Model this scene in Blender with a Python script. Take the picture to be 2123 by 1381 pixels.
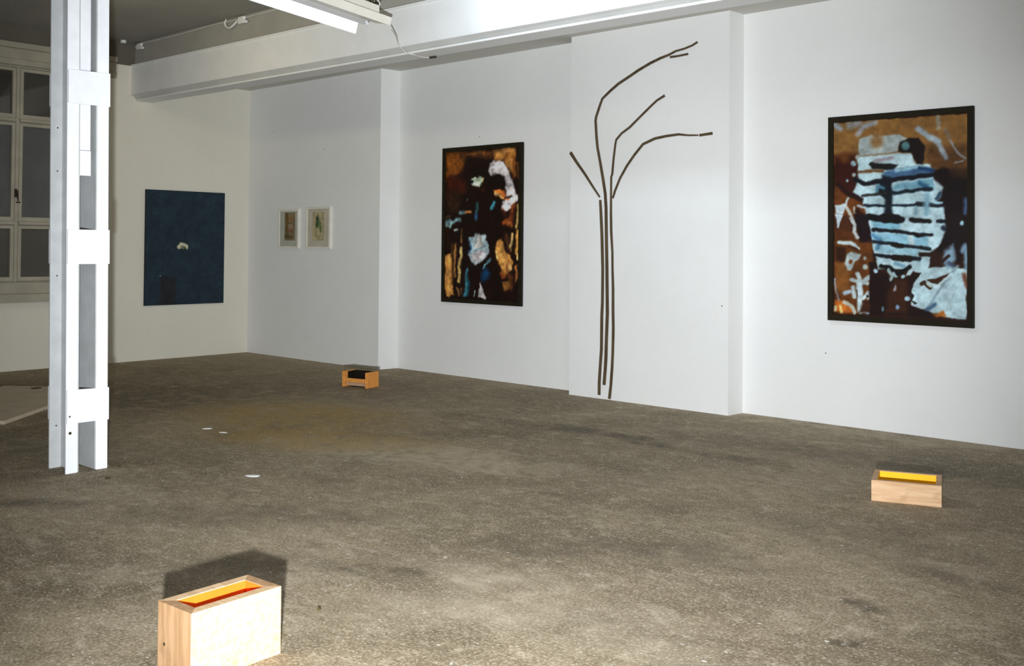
import bpy, bmesh, math, random
import numpy as np
from mathutils import Vector, Matrix

# ------------------------------------------------------------------ reset
for o in list(bpy.data.objects):
    bpy.data.objects.remove(o, do_unlink=True)
SC = bpy.context.scene
COL = SC.collection

# ------------------------------------------------------------------ camera
cam_d = bpy.data.cameras.new('camera')
cam = bpy.data.objects.new('camera', cam_d)
COL.objects.link(cam)
cam_d.sensor_fit = 'HORIZONTAL'
cam_d.sensor_width = 36.0
cam_d.lens = 36.0 * 2130.0 / 2123.0
cam_d.shift_y = -219.65 / 2123.0
cam_d.clip_start = 0.05
cam_d.clip_end = 60
rx = Vector((0.73733479, 0.67547653, 0.00829841))
ry = Vector((0.00671636, -0.01961404, 0.99978507))
rz = Vector((0.67549412, -0.73712057, -0.01899886))
M = Matrix((rx, ry, rz)).transposed().to_4x4()
M.translation = Vector((0, 0, 1.5))
cam.matrix_world = M
SC.camera = cam

# ------------------------------------------------------------------ world, lights, exposure
wd = bpy.data.worlds.new('night')
SC.world = wd
wd.use_nodes = True
wd.node_tree.nodes['Background'].inputs[0].default_value = (0.010, 0.011, 0.013, 1)
wd.node_tree.nodes['Background'].inputs[1].default_value = 0.3
SC.view_settings.view_transform = 'Standard'
SC.view_settings.look = 'None'
SC.view_settings.gamma = 1.0
SC.view_settings.use_curve_mapping = False
SC.view_settings.exposure = 0.0


def light(name, kind, loc, aim, energy, color, **kw):
    d = bpy.data.lights.new(name, kind)
    d.energy = energy
    d.color = color
    for k, v in kw.items():
        setattr(d, k, v)
    o = bpy.data.objects.new(name, d)
    o.location = loc
    o.rotation_euler = (Vector(aim) - Vector(loc)).to_track_quat('-Z', 'Y').to_euler()
    COL.objects.link(o)
    return o


# camera flash, held a little below and to the left of the lens
FLASH = light('flash', 'SPOT', (-0.12, -0.03, 1.06), (-6.75, 7.0, 1.35), 3250, (0.93, 0.975, 1.03),
              shadow_soft_size=0.035, spot_size=math.radians(74), spot_blend=0.95)
# unseen lights above the frame: tubes inferred near the beam, plus added fills
light('unseen_light', 'AREA', (-3.3, 4.9, 3.80), (-3.3, 4.9, 0), 6, (0.95, 0.98, 1.0),
      shape='RECTANGLE', size=0.25, size_y=2.0)
light('unseen_light', 'AREA', (-4.7, 5.70, 3.74), (-4.7, 6.35, 3.80), 30, (0.72, 0.86, 1.0),
      shape='RECTANGLE', size=2.4, size_y=0.15)
light('unseen_light', 'AREA', (-0.8, 2.4, 3.85), (-0.8, 2.4, 0), 62, (0.88, 0.90, 1.0),
      shape='RECTANGLE', size=0.25, size_y=2.4)  # added cool fill over the near right side, no fixture built
light('unseen_light', 'AREA', (-9.3, 4.4, 3.75), (-9.6, 6.4, 2.0), 11, (1.0, 0.86, 0.50),
      shape='RECTANGLE', size=1.5, size_y=0.2)  # added warm fill aimed at the far left walls


# ------------------------------------------------------------------ node helpers
def lin(c):
    c = c / 255.0
    return c / 12.92 if c <= 0.04045 else ((c + 0.055) / 1.055) ** 2.4


def rgb(r, g, b, k=1.0):
    return (min(lin(r) * k, 0.95), min(lin(g) * k, 0.95), min(lin(b) * k, 0.95), 1)


class NT:
    def __init__(self, name):
        self.m = bpy.data.materials.new(name)
        self.m.use_nodes = True
        self.t = self.m.node_tree
        self.b = self.t.nodes['Principled BSDF']
        self.tc = self.t.nodes.new('ShaderNodeTexCoord')

    def n(self, kind, **kw):
        nd = self.t.nodes.new(kind)
        for k, v in kw.items():
            if k.startswith('i_'):
                nd.inputs[k[2:].replace('_', ' ')].default_value = v
            else:
                setattr(nd, k, v)
        return nd

    def l(self, a, b):
        self.t.links.new(a, b)

    def coords(self, scale=(1, 1, 1), loc=(0, 0, 0), rot=(0, 0, 0), src=None):
        mp = self.n('ShaderNodeMapping')
        mp.inputs['Scale'].default_value = scale
        mp.inputs['Location'].default_value = loc
        mp.inputs['Rotation'].default_value = rot
        self.l(src or self.tc.outputs['Object'], mp.inputs[0])
        return mp.outputs[0]

    def noise(self, scale, detail=4, rough=0.55, vec=None, dist=0.0):
        nd = self.n('ShaderNodeTexNoise')
        nd.inputs['Scale'].default_value = scale
        nd.inputs['Detail'].default_value = detail
        nd.inputs['Roughness'].default_value = rough
        nd.inputs['Distortion'].default_value = dist
        self.l(vec or self.tc.outputs['Object'], nd.inputs['Vector'])
        return nd.outputs['Fac']

    def ramp(self, fac, a, b, lo=0.0, hi=1.0):
        r = self.n('ShaderNodeMapRange')
        r.inputs['From Min'].default_value = a
        r.inputs['From Max'].default_value = b
        r.inputs['To Min'].default_value = lo
        r.inputs['To Max'].default_value = hi
        r.interpolation_type = 'SMOOTHSTEP'
        self.l(fac, r.inputs['Value'])
        return r.outputs[0]

    def math(self, op, a, b=None):
        m = self.n('ShaderNodeMath', operation=op)
        for i, v in enumerate((a, b)):
            if v is None:
                continue
            if isinstance(v, (int, float)):
                m.inputs[i].default_value = v
            else:
                self.l(v, m.inputs[i])
        return m.outputs[0]

    def mix(self, fac, a, b, mode='MIX'):
        m = self.n('ShaderNodeMix', data_type='RGBA', blend_type=mode)
        if isinstance(fac, (int, float)):
            m.inputs[0].default_value = fac
        else:
            self.l(fac, m.inputs[0])
        for i, v in ((6, a), (7, b)):
            if isinstance(v, tuple):
                m.inputs[i].default_value = v
            else:
                self.l(v, m.inputs[i])
        return m.outputs[2]

    def bump(self, h, strength=0.3, dist=0.01):
        bp = self.n('ShaderNodeBump')
        bp.inputs['Strength'].default_value = strength
        bp.inputs['Distance'].default_value = dist
        self.l(h, bp.inputs['Height'])
        self.l(bp.outputs[0], self.b.inputs['Normal'])

    def done(self, col, rough=0.6, spec=0.3, metal=0.0):
        if isinstance(col, tuple):
            self.b.inputs['Base Color'].default_value = col
        else:
            self.l(col, self.b.inputs['Base Color'])
        if isinstance(rough, (int, float)):
            self.b.inputs['Roughness'].default_value = rough
        else:
            self.l(rough, self.b.inputs['Roughness'])
        self.b.inputs['Specular IOR Level'].default_value = spec
        self.b.inputs['Metallic'].default_value = metal
        return self.m


def simple(name, col, rough=0.6, spec=0.3, var=0.08, scale=6.0, metal=0.0, bump=0.0, bscale=60.0):
    t = NT(name)
    n = t.noise(scale, 4)
    dark = tuple(max(0, c * (1 - var)) for c in col[:3]) + (1,)
    lite = tuple(min(0.95, c * (1 + var)) for c in col[:3]) + (1,)
    c = t.mix(t.ramp(n, 0.3, 0.7), dark, lite)
    if bump:
        t.bump(t.noise(bscale, 3), bump, 0.004)
    return t.done(c, rough, spec, metal)


def plaster(name, col):
    t = NT(name)
    a = t.noise(0.9, 5, 0.6)
    b = t.noise(7.0, 4, 0.6)
    c = t.mix(t.ramp(a, 0.35, 0.65), tuple(v * 0.965 for v in col[:3]) + (1,), col)
    c = t.mix(t.ramp(b, 0.52, 0.75, 0, 0.25), c, tuple(v * w for v, w in zip(col[:3], (0.93, 0.91, 0.86))) + (1,))
    fine = t.noise(120, 2, 0.7)
    c = t.mix(t.ramp(fine, 0.35, 0.65, 0, 0.10), c, tuple(v * 0.80 for v in col[:3]) + (1,))
    # a few tiny nail holes
    v = t.n('ShaderNodeTexVoronoi', feature='F1')
    v.inputs['Scale'].default_value = 2.3
    t.l(t.tc.outputs['Object'], v.inputs['Vector'])
    hole = t.ramp(v.outputs['Distance'], 0.010, 0.022, 1, 0)
    c = t.mix(hole, c, (0.16, 0.11, 0.06, 1))
    t.bump(t.noise(45, 4, 0.6), 0.25, 0.004)
    return t.done(c, 0.75, 0.2)


def wood(name, c1, c2, axis='X', scale=1.0):
    t = NT(name)
    s = {'X': (1.2, 14, 14), 'Y': (14, 1.2, 14), 'Z': (14, 14, 1.2)}[axis]
    v = t.coords(scale=tuple(k * scale for k in s))
    g = t.noise(3.0, 5, 0.6, v, 0.6)
    k = t.noise(9.0, 3, 0.5)
    c = t.mix(t.ramp(g, 0.35, 0.65), c1, c2)
    c = t.mix(t.ramp(k, 0.6, 0.75, 0, 0.35), c, tuple(x * 0.6 for x in c1[:3]) + (1,))
    t.bump(g, 0.12, 0.002)
    return t.done(c, 0.65, 0.2)


WHITE = (0.80, 0.80, 0.775, 1)
M_wall = plaster('white_plaster', WHITE)
M_wallback = plaster('warm_tint_plaster', (0.74, 0.705, 0.60, 1))  # off-white plaster with the far end's warm light put into its colour
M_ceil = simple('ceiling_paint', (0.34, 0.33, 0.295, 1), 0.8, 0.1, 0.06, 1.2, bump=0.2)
M_soff = plaster('soffit_paint', (0.60, 0.59, 0.54, 1))
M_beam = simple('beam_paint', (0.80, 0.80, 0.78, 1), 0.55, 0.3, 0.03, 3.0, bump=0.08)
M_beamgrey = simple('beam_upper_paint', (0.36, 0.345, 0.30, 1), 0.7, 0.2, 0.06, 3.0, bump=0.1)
M_darkband = simple('dark_grey_band', (0.13, 0.12, 0.095, 1), 0.8, 0.1, 0.08, 2.0)
M_cove = simple('beam_cove_paint', (0.60, 0.60, 0.57, 1), 0.6, 0.3, 0.04, 3.0)
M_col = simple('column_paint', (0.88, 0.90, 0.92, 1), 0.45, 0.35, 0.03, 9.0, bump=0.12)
M_colgrey = simple('column_grey', (0.50, 0.51, 0.505, 1), 0.55, 0.3, 0.06, 9.0, bump=0.12)  # greyer tone for the webs and rear flanges
M_hole = simple('rust_hole', (0.05, 0.035, 0.02, 1), 0.9, 0.1)
M_win = simple('window_paint', (0.38, 0.35, 0.27, 1), 0.55, 0.3, 0.08, 5.0)
M_iron = simple('dark_iron', (0.03, 0.022, 0.015, 1), 0.5, 0.4, metal=0.3)
M_darkframe = simple('dark_frame_wood', (0.014, 0.011, 0.005, 1), 0.6, 0.15, 0.15, 12)
M_whiteframe = simple('white_frame', (0.74, 0.71, 0.62, 1), 0.5, 0.3, 0.05)
M_mat1 = simple('grey_mount_board', (0.42, 0.43, 0.36, 1), 0.8, 0.1, 0.06)
M_mat2 = simple('beige_mount_board', (0.50, 0.46, 0.36, 1), 0.8, 0.1, 0.06)
M_twig = wood('brown_batten', (0.070, 0.047, 0.024, 1), (0.11, 0.078, 0.042, 1), 'Z')
M_board = simple('pale_board', (0.50, 0.42, 0.31, 1), 0.6, 0.3, 0.06, 5)
M_boardhole = simple('board_hole', (0.10, 0.09, 0.05, 1), 0.8, 0.1)
M_chip = simple('plaster_chip', (0.80, 0.80, 0.77, 1), 0.8, 0.1)
M_crumb = simple('dark_crumb', (0.07, 0.05, 0.02, 1), 0.8, 0.1)
M_cable = simple('cable_sheath', (0.62, 0.60, 0.54, 1), 0.5, 0.3)
M_cabledark = simple('cable_clip_rubber', (0.05, 0.045, 0.04, 1), 0.6, 0.3)
M_plastic = simple('white_plastic', (0.80, 0.79, 0.75, 1), 0.4, 0.4, 0.03)
M_beige = simple('beige_enamel', (0.80, 0.76, 0.66, 1), 0.4, 0.4, 0.03)
M_tube = simple('glass_tube_grey', (0.55, 0.53, 0.54, 1), 0.25, 0.5, 0.02)
M_cap = simple('lamp_cap', (0.80, 0.82, 0.85, 1), 0.35, 0.5, 0.02)
M_pine = wood('pine_wood', (0.54, 0.355, 0.195, 1), (0.68, 0.48, 0.28, 1), 'Y')
M_pineend = wood('pine_end_shaded', (0.33, 0.19, 0.09, 1), (0.43, 0.265, 0.14, 1), 'Z')  # pine darkened so the end boards look less lit than the front
M_pine2 = wood('plain_pine', (0.56, 0.34, 0.18, 1), (0.70, 0.47, 0.28, 1), 'X')
M_pine3 = wood('orange_pine', (0.58, 0.23, 0.05, 1), (0.72, 0.31, 0.07, 1), 'X')
M_pale3 = wood('pale_inner_board', (0.42, 0.25, 0.14, 1), (0.50, 0.31, 0.18, 1), 'X')
M_orange = simple('orange_lacquer', (0.97, 0.165, 0.014, 1), 0.55, 0.2, 0.03)
M_yellow = simple('yellow_lacquer', (0.95, 0.55, 0.012, 1), 0.55, 0.2, 0.03)
M_black = simple('black_lacquer', (0.010, 0.007, 0.004, 1), 0.6, 0.2, 0.05)


def emissive(name, col, strength):
    t = NT(name)
    t.b.inputs['Emission Color'].default_value = col
    t.b.inputs['Emission Strength'].default_value = strength
    return t.done((0.85, 0.87, 0.9, 1), 0.4, 0.4)


M_diff = emissive('lit_opal_diffuser', (0.90, 0.97, 1.0, 1), 0.6)


def glass_mat(name, col, rough, milky):
    t = NT(name)
    nz = t.noise(2.2, 4)
    c = t.mix(t.ramp(nz, 0.35, 0.7), col, tuple(v * 1.25 for v in col[:3]) + (1,))
    t.b.inputs['Transmission Weight'].default_value = 1 - milky
    t.b.inputs['IOR'].default_value = 1.45
    return t.done(c, rough, 0.5)


M_glass_clear = glass_mat('clear_pane_glass', (0.75, 0.72, 0.62, 1), 0.03, 0.03)
M_glass_mid = glass_mat('grey_reflection_glass', (0.105, 0.108, 0.10, 1), 0.35, 0.8)  # milky grey paints the reflection in the middle panes
M_glass_low = glass_mat('low_pane_glass', (0.085, 0.08, 0.062, 1), 0.3, 0.8)  # greyer, rougher glass for the lower panes


def floor_mat():
    t = NT('worn_concrete')
    big = t.noise(0.55, 5, 0.6, dist=0.4)
    mid = t.noise(2.2, 6, 0.62, dist=0.3)
    fine = t.noise(16, 5, 0.7)
    grit = t.noise(75, 3, 0.7)
    dark = (0.150, 0.115, 0.066, 1)
    base = (0.320, 0.255, 0.160, 1)
    pale = (0.51, 0.43, 0.305, 1)
    c = t.mix(t.ramp(big, 0.32, 0.66), dark, base)
    c = t.mix(t.ramp(mid, 0.40, 0.66, 0, 0.60), c, base)
    c = t.mix(t.ramp(mid, 0.56, 0.78, 0, 0.55), c, pale)
    c = t.mix(t.ramp(fine, 0.50, 0.70, 0, 0.60), c, pale)
    c = t.mix(t.ramp(fine, 0.30, 0.47, 0.55, 0), c, dark)
    mott = t.noise(5.0, 4, 0.7, t.coords(scale=(1, 1.6, 1), rot=(0, 0, 0.7)), 0.6)
    c = t.mix(t.ramp(mott, 0.52, 0.70, 0, 0.5), c, pale)
    c = t.mix(t.ramp(mott, 0.30, 0.46, 0.55, 0), c, dark)
    c = t.mix(t.ramp(grit, 0.52, 0.66, 0, 0.60), c, (0.64, 0.555, 0.42, 1))
    c = t.mix(t.ramp(grit, 0.34, 0.47, 0.60, 0), c, (0.085, 0.062, 0.035, 1))
    warp = t.n('ShaderNodeVectorMath', operation='ADD')
    wn = t.n('ShaderNodeTexNoise')
    wn.inputs['Scale'].default_value = 1.7
    wn.inputs['Detail'].default_value = 4
    t.l(t.tc.outputs['Object'], wn.inputs['Vector'])
    sc = t.n('ShaderNodeVectorMath', operation='SCALE')
    sc.inputs['Scale'].default_value = 0.6
    t.l(wn.outputs['Color'], sc.inputs[0])
    off = t.n('ShaderNodeVectorMath', operation='SUBTRACT')
    off.inputs[1].default_value = (0.3, 0.3, 0.3)
    t.l(sc.outputs[0], off.inputs[0])
    t.l(t.tc.outputs['Object'], warp.inputs[0])
    t.l(off.outputs[0], warp.inputs[1])

    patch = t.noise(6.0, 5, 0.65)

    def blot(c, x, y, rx_, ry_, ang, col, amt, soft=0.6):
        # stains and worn patches of the concrete; ochre ones paint a light pool
        v = t.n('ShaderNodeMapping', vector_type='TEXTURE')
        v.inputs['Location'].default_value = (x, y, 0)
        v.inputs['Rotation'].default_value = (0, 0, math.radians(ang))
        v.inputs['Scale'].default_value = (rx_, ry_, 50)
        t.l(warp.outputs[0], v.inputs[0])
        ln = t.n('ShaderNodeVectorMath', operation='LENGTH')
        t.l(v.outputs[0], ln.inputs[0])
        f = t.ramp(ln.outputs['Value'], 1 - soft, 1 + soft * 0.5, amt, 0)
        f = t.math('MULTIPLY', f, t.ramp(patch, 0.32, 0.60, 0.15, 1.0))
        return t.mix(f, c, col)
    DK = (0.070, 0.054, 0.034, 1)
    MD = (0.120, 0.096, 0.064, 1)
    LT = (0.55, 0.465, 0.33, 1)
    WARM_POOL = (0.36, 0.24, 0.07, 1)  # ochre tint that paints the pool of warm light on the far floor
    # dark oily trail parallel to the long wall, other patches, painted light pool
    for (x, y, a, b, ang, cc, k) in (
            (-6.35, 6.42, 0.45, 0.16, 8, DK, 0.45), (-5.35, 6.55, 0.60, 0.20, 0, DK, 0.6),
            (-4.72, 6.58, 0.42, 0.17, -3, DK, 0.75), (-3.75, 6.50, 0.55, 0.13, -6, DK, 0.5), (-2.0, 8.25, 3.4, 0.22, 0, LT, 0.35), (-6.0, 8.15, 3.4, 0.20, 0, LT, 0.25), (-11.0, 7.95, 1.6, 0.2, 0, LT, 0.3),
            (-8.6, 6.6, 1.6, 0.9, 10, MD, 0.5), (-9.6, 4.9, 1.8, 1.0, 30, MD, 0.8),
            (-7.9, 3.2, 1.0, 0.6, 30, MD, 0.6), (-3.2, 7.1, 2.4, 0.30, 0, MD, 0.5),
            (-3.70, 3.05, 0.24, 0.12, 20, DK, 0.55), (-6.02, 2.60, 0.30, 0.14, 40, DK, 0.6),
            (-1.69, 3.73, 0.10, 0.08, 0, DK, 0.8), (-1.78, 4.21, 0.10, 0.07, 0, DK, 0.6),
            (-2.9, 4.3, 0.55, 0.22, 20, MD, 0.6), (-3.3, 3.9, 0.45, 0.18, 30, MD, 0.5),
            (-1.75, 4.90, 0.22, 0.10, 0, DK, 0.5), (-4.9, 3.3, 0.9, 0.25, 40, MD, 0.5),
            (-3.9, 4.75, 0.25, 0.07, 10, DK, 0.4), (-5.3, 4.1, 0.3, 0.08, 20, DK, 0.3),
            (-4.2, 2.75, 0.5, 0.2, 35, MD, 0.45), (-2.3, 5.2, 0.8, 0.3, 0, MD, 0.4),
            (-5.5, 5.0, 1.3, 0.40, 15, LT, 0.55), (-6.4, 4.9, 1.0, 0.45, 30, WARM_POOL, 0.6),
            (-7.5, 5.4, 1.2, 0.8, 20, WARM_POOL, 0.75), (-7.0, 4.6, 0.7, 0.3, 30, WARM_POOL, 0.4),
            (-3.4, 3.35, 0.42, 0.16, 10, LT, 0.3), (-2.7, 3.25, 0.9, 0.35, -5, LT, 0.30),
            (-3.05, 2.95, 0.45, 0.2, 30, LT, 0.35), (-1.75, 5.0, 0.18, 0.08, 0, LT, 0.3),
            (-5.9, 2.95, 0.6, 0.16, 40, LT, 0.22), (-4.5, 2.3, 0.4, 0.15, 40, LT, 0.3)):
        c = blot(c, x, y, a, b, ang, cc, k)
    # trodden-in plaster crumbs: crisp pale specks of a few sizes
    for sc_, r0, r1, k in ((7, 0.05, 0.10, 0.9), (17, 0.07, 0.15, 0.85), (38, 0.10, 0.22, 0.75)):
        v = t.n('ShaderNodeTexVoronoi', feature='F1')
        v.inputs['Scale'].default_value = sc_
        v.inputs['Randomness'].default_value = 1.0
        t.l(t.coords(scale=(1, 1.7, 1)), v.inputs['Vector'])
        sp = t.ramp(v.outputs['Distance'], r0, r1, k, 0)
        rnd = t.n('ShaderNodeSeparateColor')
        t.l(v.outputs['Color'], rnd.inputs[0])
        keep = t.math('MULTIPLY', t.ramp(rnd.outputs[0], 0.42, 0.50, 0, 1), t.ramp(patch, 0.40, 0.60, 0.15, 1))
        c = t.mix(t.math('MULTIPLY', sp, keep), c, (0.80, 0.77, 0.68, 1))
    # fine pale scratches
    w = t.n('ShaderNodeTexNoise')
    w.inputs['Scale'].default_value = 1.3
    w.inputs['Detail'].default_value = 2
    w.inputs['Distortion'].default_value = 0.8
    t.l(t.tc.outputs['Object'], w.inputs['Vector'])
    s = t.math('ABSOLUTE', t.math('SUBTRACT', w.outputs['Fac'], 0.5))
    s = t.math('MULTIPLY', t.ramp(s, 0.0, 0.0025, 0.30, 0), t.ramp(fine, 0.42, 0.58))
    c = t.mix(s, c, (0.58, 0.55, 0.47, 1))
    h = t.math('ADD', t.math('MULTIPLY', fine, 0.6), t.math('MULTIPLY', grit, 0.4))
    t.bump(h, 0.35, 0.006)
    return t.done(c, t.ramp(mid, 0.3, 0.7, 0.72, 0.9), 0.25)


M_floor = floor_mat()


# ------------------------------------------------------------------ mesh helpers
class MB:
    def __init__(self):
        self.v = []
        self.f = []

    def box(self, x0, x1, y0, y1, z0, z1):
        return self.hexa([(x0, y0, z0), (x1, y0, z0), (x1, y1, z0), (x0, y1, z0),
                          (x0, y0, z1), (x1, y0, z1), (x1, y1, z1), (x0, y1, z1)])

    def hexa(self, p):
        b = len(self.v)
        self.v += [tuple(q) for q in p]
        self.f += [tuple(b + i for i in q) for q in
                   ((3, 2, 1, 0), (4, 5, 6, 7), (0, 1, 5, 4), (1, 2, 6, 5), (2, 3, 7, 6), (3, 0, 4, 7))]
        return self

    def loft(self, A, B):
        """two closed outlines of equal length joined into a solid"""
        b = len(self.v)
        n = len(A)
        self.v += [tuple(p) for p in A] + [tuple(p) for p in B]
        self.f.append(tuple(range(b + n - 1, b - 1, -1)))
        self.f.append(tuple(range(b + n, b + 2 * n)))
        for i in range(n):
            j = (i + 1) % n
            self.f.append((b + i, b + j, b + n + j, b + n + i))
        return self

    def tube(self, pts, r, seg=8):
        pts = [Vector(p) for p in pts]
        b = len(self.v)
        n = len(pts)
        up = Vector((0, 0, 1))
        for i, p in enumerate(pts):
            d = (pts[min(i + 1, n - 1)] - pts[max(i - 1, 0)]).normalized()
            a = d.cross(up)
            if a.length < 0.05:
                a = d.cross(Vector((1, 0, 0)))
            a.normalize()
            c = d.cross(a)
            rr = r[i] if isinstance(r, (list, tuple)) else r
            for k in range(seg):
                t = 2 * math.pi * k / seg
                self.v.append(tuple(p + a * math.cos(t) * rr + c * math.sin(t) * rr))
        for i in range(n - 1):
            for k in range(seg):
                k2 = (k + 1) % seg
                self.f.append((b + i * seg + k, b + i * seg + k2, b + (i + 1) * seg + k2, b + (i + 1) * seg + k))
        self.f.append(tuple(b + k for k in range(seg - 1, -1, -1)))
        self.f.append(tuple(b + (n - 1) * seg + k for k in range(seg)))
        return self

    def build(self, name, mat, parent=None, bevel=0.0, smooth=False, loc=None, rotz=0.0):
        me = bpy.data.meshes.new(name)
        me.from_pydata(self.v, [], self.f)
        me.validate()
        bm = bmesh.new()
        bm.from_mesh(me)
        bmesh.ops.recalc_face_normals(bm, faces=bm.faces)
        if bevel:
            bmesh.ops.bevel(bm, geom=list(bm.edges), offset=bevel, segments=2, affect='EDGES', profile=0.5,
                            clamp_overlap=True)
        bm.to_mesh(me)
        bm.free()
        if smooth:
            for p in me.polygons:
                p.use_smooth = True
        me.materials.append(mat)
        o = bpy.data.objects.new(name, me)
        COL.objects.link(o)
        if parent:
            o.parent = parent
        if loc:
            o.location = loc
        o.rotation_euler.z = rotz
        return o


def spline(pts, n=6):
    """Catmull-Rom through the points"""
    P = [Vector(p) for p in pts]
    out = []
    for i in range(len(P) - 1):
        a, b, c, d = P[max(i - 1, 0)], P[i], P[i + 1], P[min(i + 2, len(P) - 1)]
        for k in range(n):
            t = k / n
            out.append(0.5 * ((2 * b) + (c - a) * t + (2 * a - 5 * b + 4 * c - d) * t * t + (3 * b - a - 3 * c + d) * t ** 3))
    out.append(P[-1])
    return out


def tag(o, label=None, cat=None, group=None, kind=None):
    if label:
        o['label'] = label
    if cat:
        o['category'] = cat
    if group:
        o['group'] = group
    if kind:
        o['kind'] = kind
    return o


def empty(name, loc=(0, 0, 0), rz=0.0):
    o = bpy.data.objects.new(name, None)
    COL.objects.link(o)
    o.location = loc
    o.rotation_euler.z = rz
    o.empty_display_size = 0.1
    return o


# ================================================================== THE SETTING
XB, XR = -12.40, 3.2        # window wall, near end wall
YL, YW = -5.0, 8.36         # left side, long wall
ZC, ZS = 4.05, 3.65         # ceiling, lower ceiling behind the beam

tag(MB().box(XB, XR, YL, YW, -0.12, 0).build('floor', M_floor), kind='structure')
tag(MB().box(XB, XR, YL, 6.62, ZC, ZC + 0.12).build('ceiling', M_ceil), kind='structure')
tag(MB().box(XB, XR, 6.62, YW, ZS, ZC + 0.12).build('ceiling', M_soff), kind='structure')

# long wall: recessed bays between shallow projections
prof = [(XB, 8.085), (-9.585, 8.085), (-9.545, YW), (-6.645, YW), (-6.645, 8.13), (-4.806, 8.13), (-4.790, YW),
        (XR, YW), (XR, YW + 0.24), (XB, YW + 0.24)]
mb = MB()
mb.loft([(x, y, 0) for x, y in prof], [(x, y, ZS) for x, y in prof])
wr = tag(mb.build('wall_right', M_wall, bevel=0.0), kind='structure')

# window wall
WY0, WY1, WZ0, WZ1 = 1.80, 6.00, 1.00, 3.60
mb = MB()
mb.box(XB - 0.3, XB, YL, YW, 0, WZ0)
mb.box(XB - 0.3, XB, YL, YW, WZ1, ZC)
mb.box(XB - 0.3, XB, WY1, YW, WZ0, WZ1)
mb.box(XB - 0.3, XB, YL, WY0, WZ0, WZ1)
tag(mb.build('wall_back', M_wallback), kind='structure')
tag(MB().box(XR, XR + 0.2, YL, YW, 0, ZC).build('wall_front', M_wall), kind='structure')
tag(MB().box(XB, XR, YL - 0.2, YL, 0, ZC).build('wall_left', M_wall), kind='structure')
# dark grey band high on the window wall
tag(MB().box(XB, XB + 0.012, YL, 6.38, 3.76, ZC).build('trim_1', M_darkband), kind='structure')

# ---- window
win = tag(empty('window_1', (XB, 3.9, WZ0)), 'white painted multi-pane window with dark glass behind the column', None,
          kind='structure')


def wbox(name, x0, x1, y0, y1, z0, z1, m=None, bev=0.004, par=None):
    return MB().box(x0 - XB, x1 - XB, y0 - 3.9, y1 - 3.9, z0 - WZ0, z1 - WZ0).build(name, m or M_win, par or win, bevel=bev)


xf = XB - 0.10
# fixed frame
for (y0, y1, z0, z1) in ((WY0, WY1, WZ0, 1.04), (WY0, WY1, 3.56, WZ1), (WY0, WY0 + 0.05, 1.04, 3.56),
                         (WY1 - 0.05, WY1, 1.04, 3.56)):
    wbox('window_frame', xf - 0.04, xf + 0.06, y0, y1, z0, z1)
bays = [(WY0 + 0.05, 2.83), (2.87, 3.885), (3.925, 4.94), (4.98, WY1 - 0.05)]
for y in (2.85, 3.905, 4.96):
    wbox('mullion', xf - 0.04, xf + 0.055, y - 0.02, y + 0.02, 1.04, 3.56)
for z in (1.725, 2.935):
    for (y0, y1) in bays:
        wbox('transom', xf - 0.03, xf + 0.055, y0, y1, z - 0.020, z + 0.020)
        wbox('drip_rail', xf + 0.055, xf + 0.085, y0, y1, z - 0.012, z + 0.022)
for (z0, z1, gm) in ((1.04, 1.705, M_glass_low), (1.745, 2.915, M_glass_mid), (2.955, 3.56, M_glass_clear)):
    for (y0, y1) in bays:
        sash = MB()
        w = 0.042
        sash.box(0, 0.045, y0 + 0.004, y0 + w, z0 + 0.004, z1 - 0.004)
        sash.box(0, 0.045, y1 - w, y1 - 0.004, z0 + 0.004, z1 - 0.004)
        sash.box(0, 0.045, y0 + w, y1 - w, z0 + 0.004, z0 + w + 0.012)
        sash.box(0, 0.045, y0 + w, y1 - w, z1 - w, z1 - 0.004)
        sash.v = [(x + xf - XB + 0.006, y - 3.9, z - WZ0) for x, y, z in sash.v]
        s = sash.build('sash', M_win, win)
        wbox('pane', xf + 0.012, xf + 0.018, y0 + w - 0.003, y1 - w + 0.003, z0 + w, z1 - w + 0.003, gm, 0, s)
# espagnolette handle on the middle sash
hd = MB()
hd.box(xf + 0.052 - XB, xf + 0.060 - XB, 4.935 - 3.9, 4.965 - 3.9, 2.03 - WZ0, 2.13 - WZ0)
hd.tube([(xf + 0.06 - XB, 4.95 - 3.9, 2.10 - WZ0), (xf + 0.095 - XB, 4.95 - 3.9, 2.10 - WZ0),
         (xf + 0.10 - XB, 4.952 - 3.9, 2.06 - WZ0), (xf + 0.098 - XB, 4.962 - 3.9, 1.985 - WZ0)], [0.012, 0.013, 0.011, 0.007])
hd.box(xf + 0.052 - XB, xf + 0.07 - XB, 4.955 - 3.9, 5.00 - 3.9, 1.965 - WZ0, 1.98 - WZ0)
hd.build('window_handle', M_iron, win)
# sill, apron and head mouldings
mb = MB().box(0, 0.10, WY0 - 0.1 - 3.9, 5.98 - 3.9, 0.80 - WZ0, 0.90 - WZ0)
mb.build('window_sill', M_win, win, bevel=0.006)
MB().box(0, 0.035, WY0 - 0.05 - 3.9, 5.97 - 3.9, 0.90 - WZ0, 1.03 - WZ0).build('apron', M_win, win, bevel=0.004)
tag(MB().box(XB, XB + 0.05, WY0 - 0.15, 6.12, 3.575, 3.645).build('trim_2', M_win, bevel=0.006), kind='structure')
tag(MB().box(XB, XB + 0.03, WY0 - 0.15, 6.12, 3.645, 3.77).build('trim_3', M_win, bevel=0.004), kind='structure')
tag(MB().box(XB, XB + 0.07, WY0 - 0.15, 6.12, 3.77, 3.84).build('trim_4', M_win, bevel=0.008), kind='structure')

# ---- ceiling beam along the long wall (it sags a little towards the near end)
beam = tag(empty('ceiling_beam', (XB, 6.33, ZC)), 'white steel ceiling beam with stepped lower flange', None, kind='structure')


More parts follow.
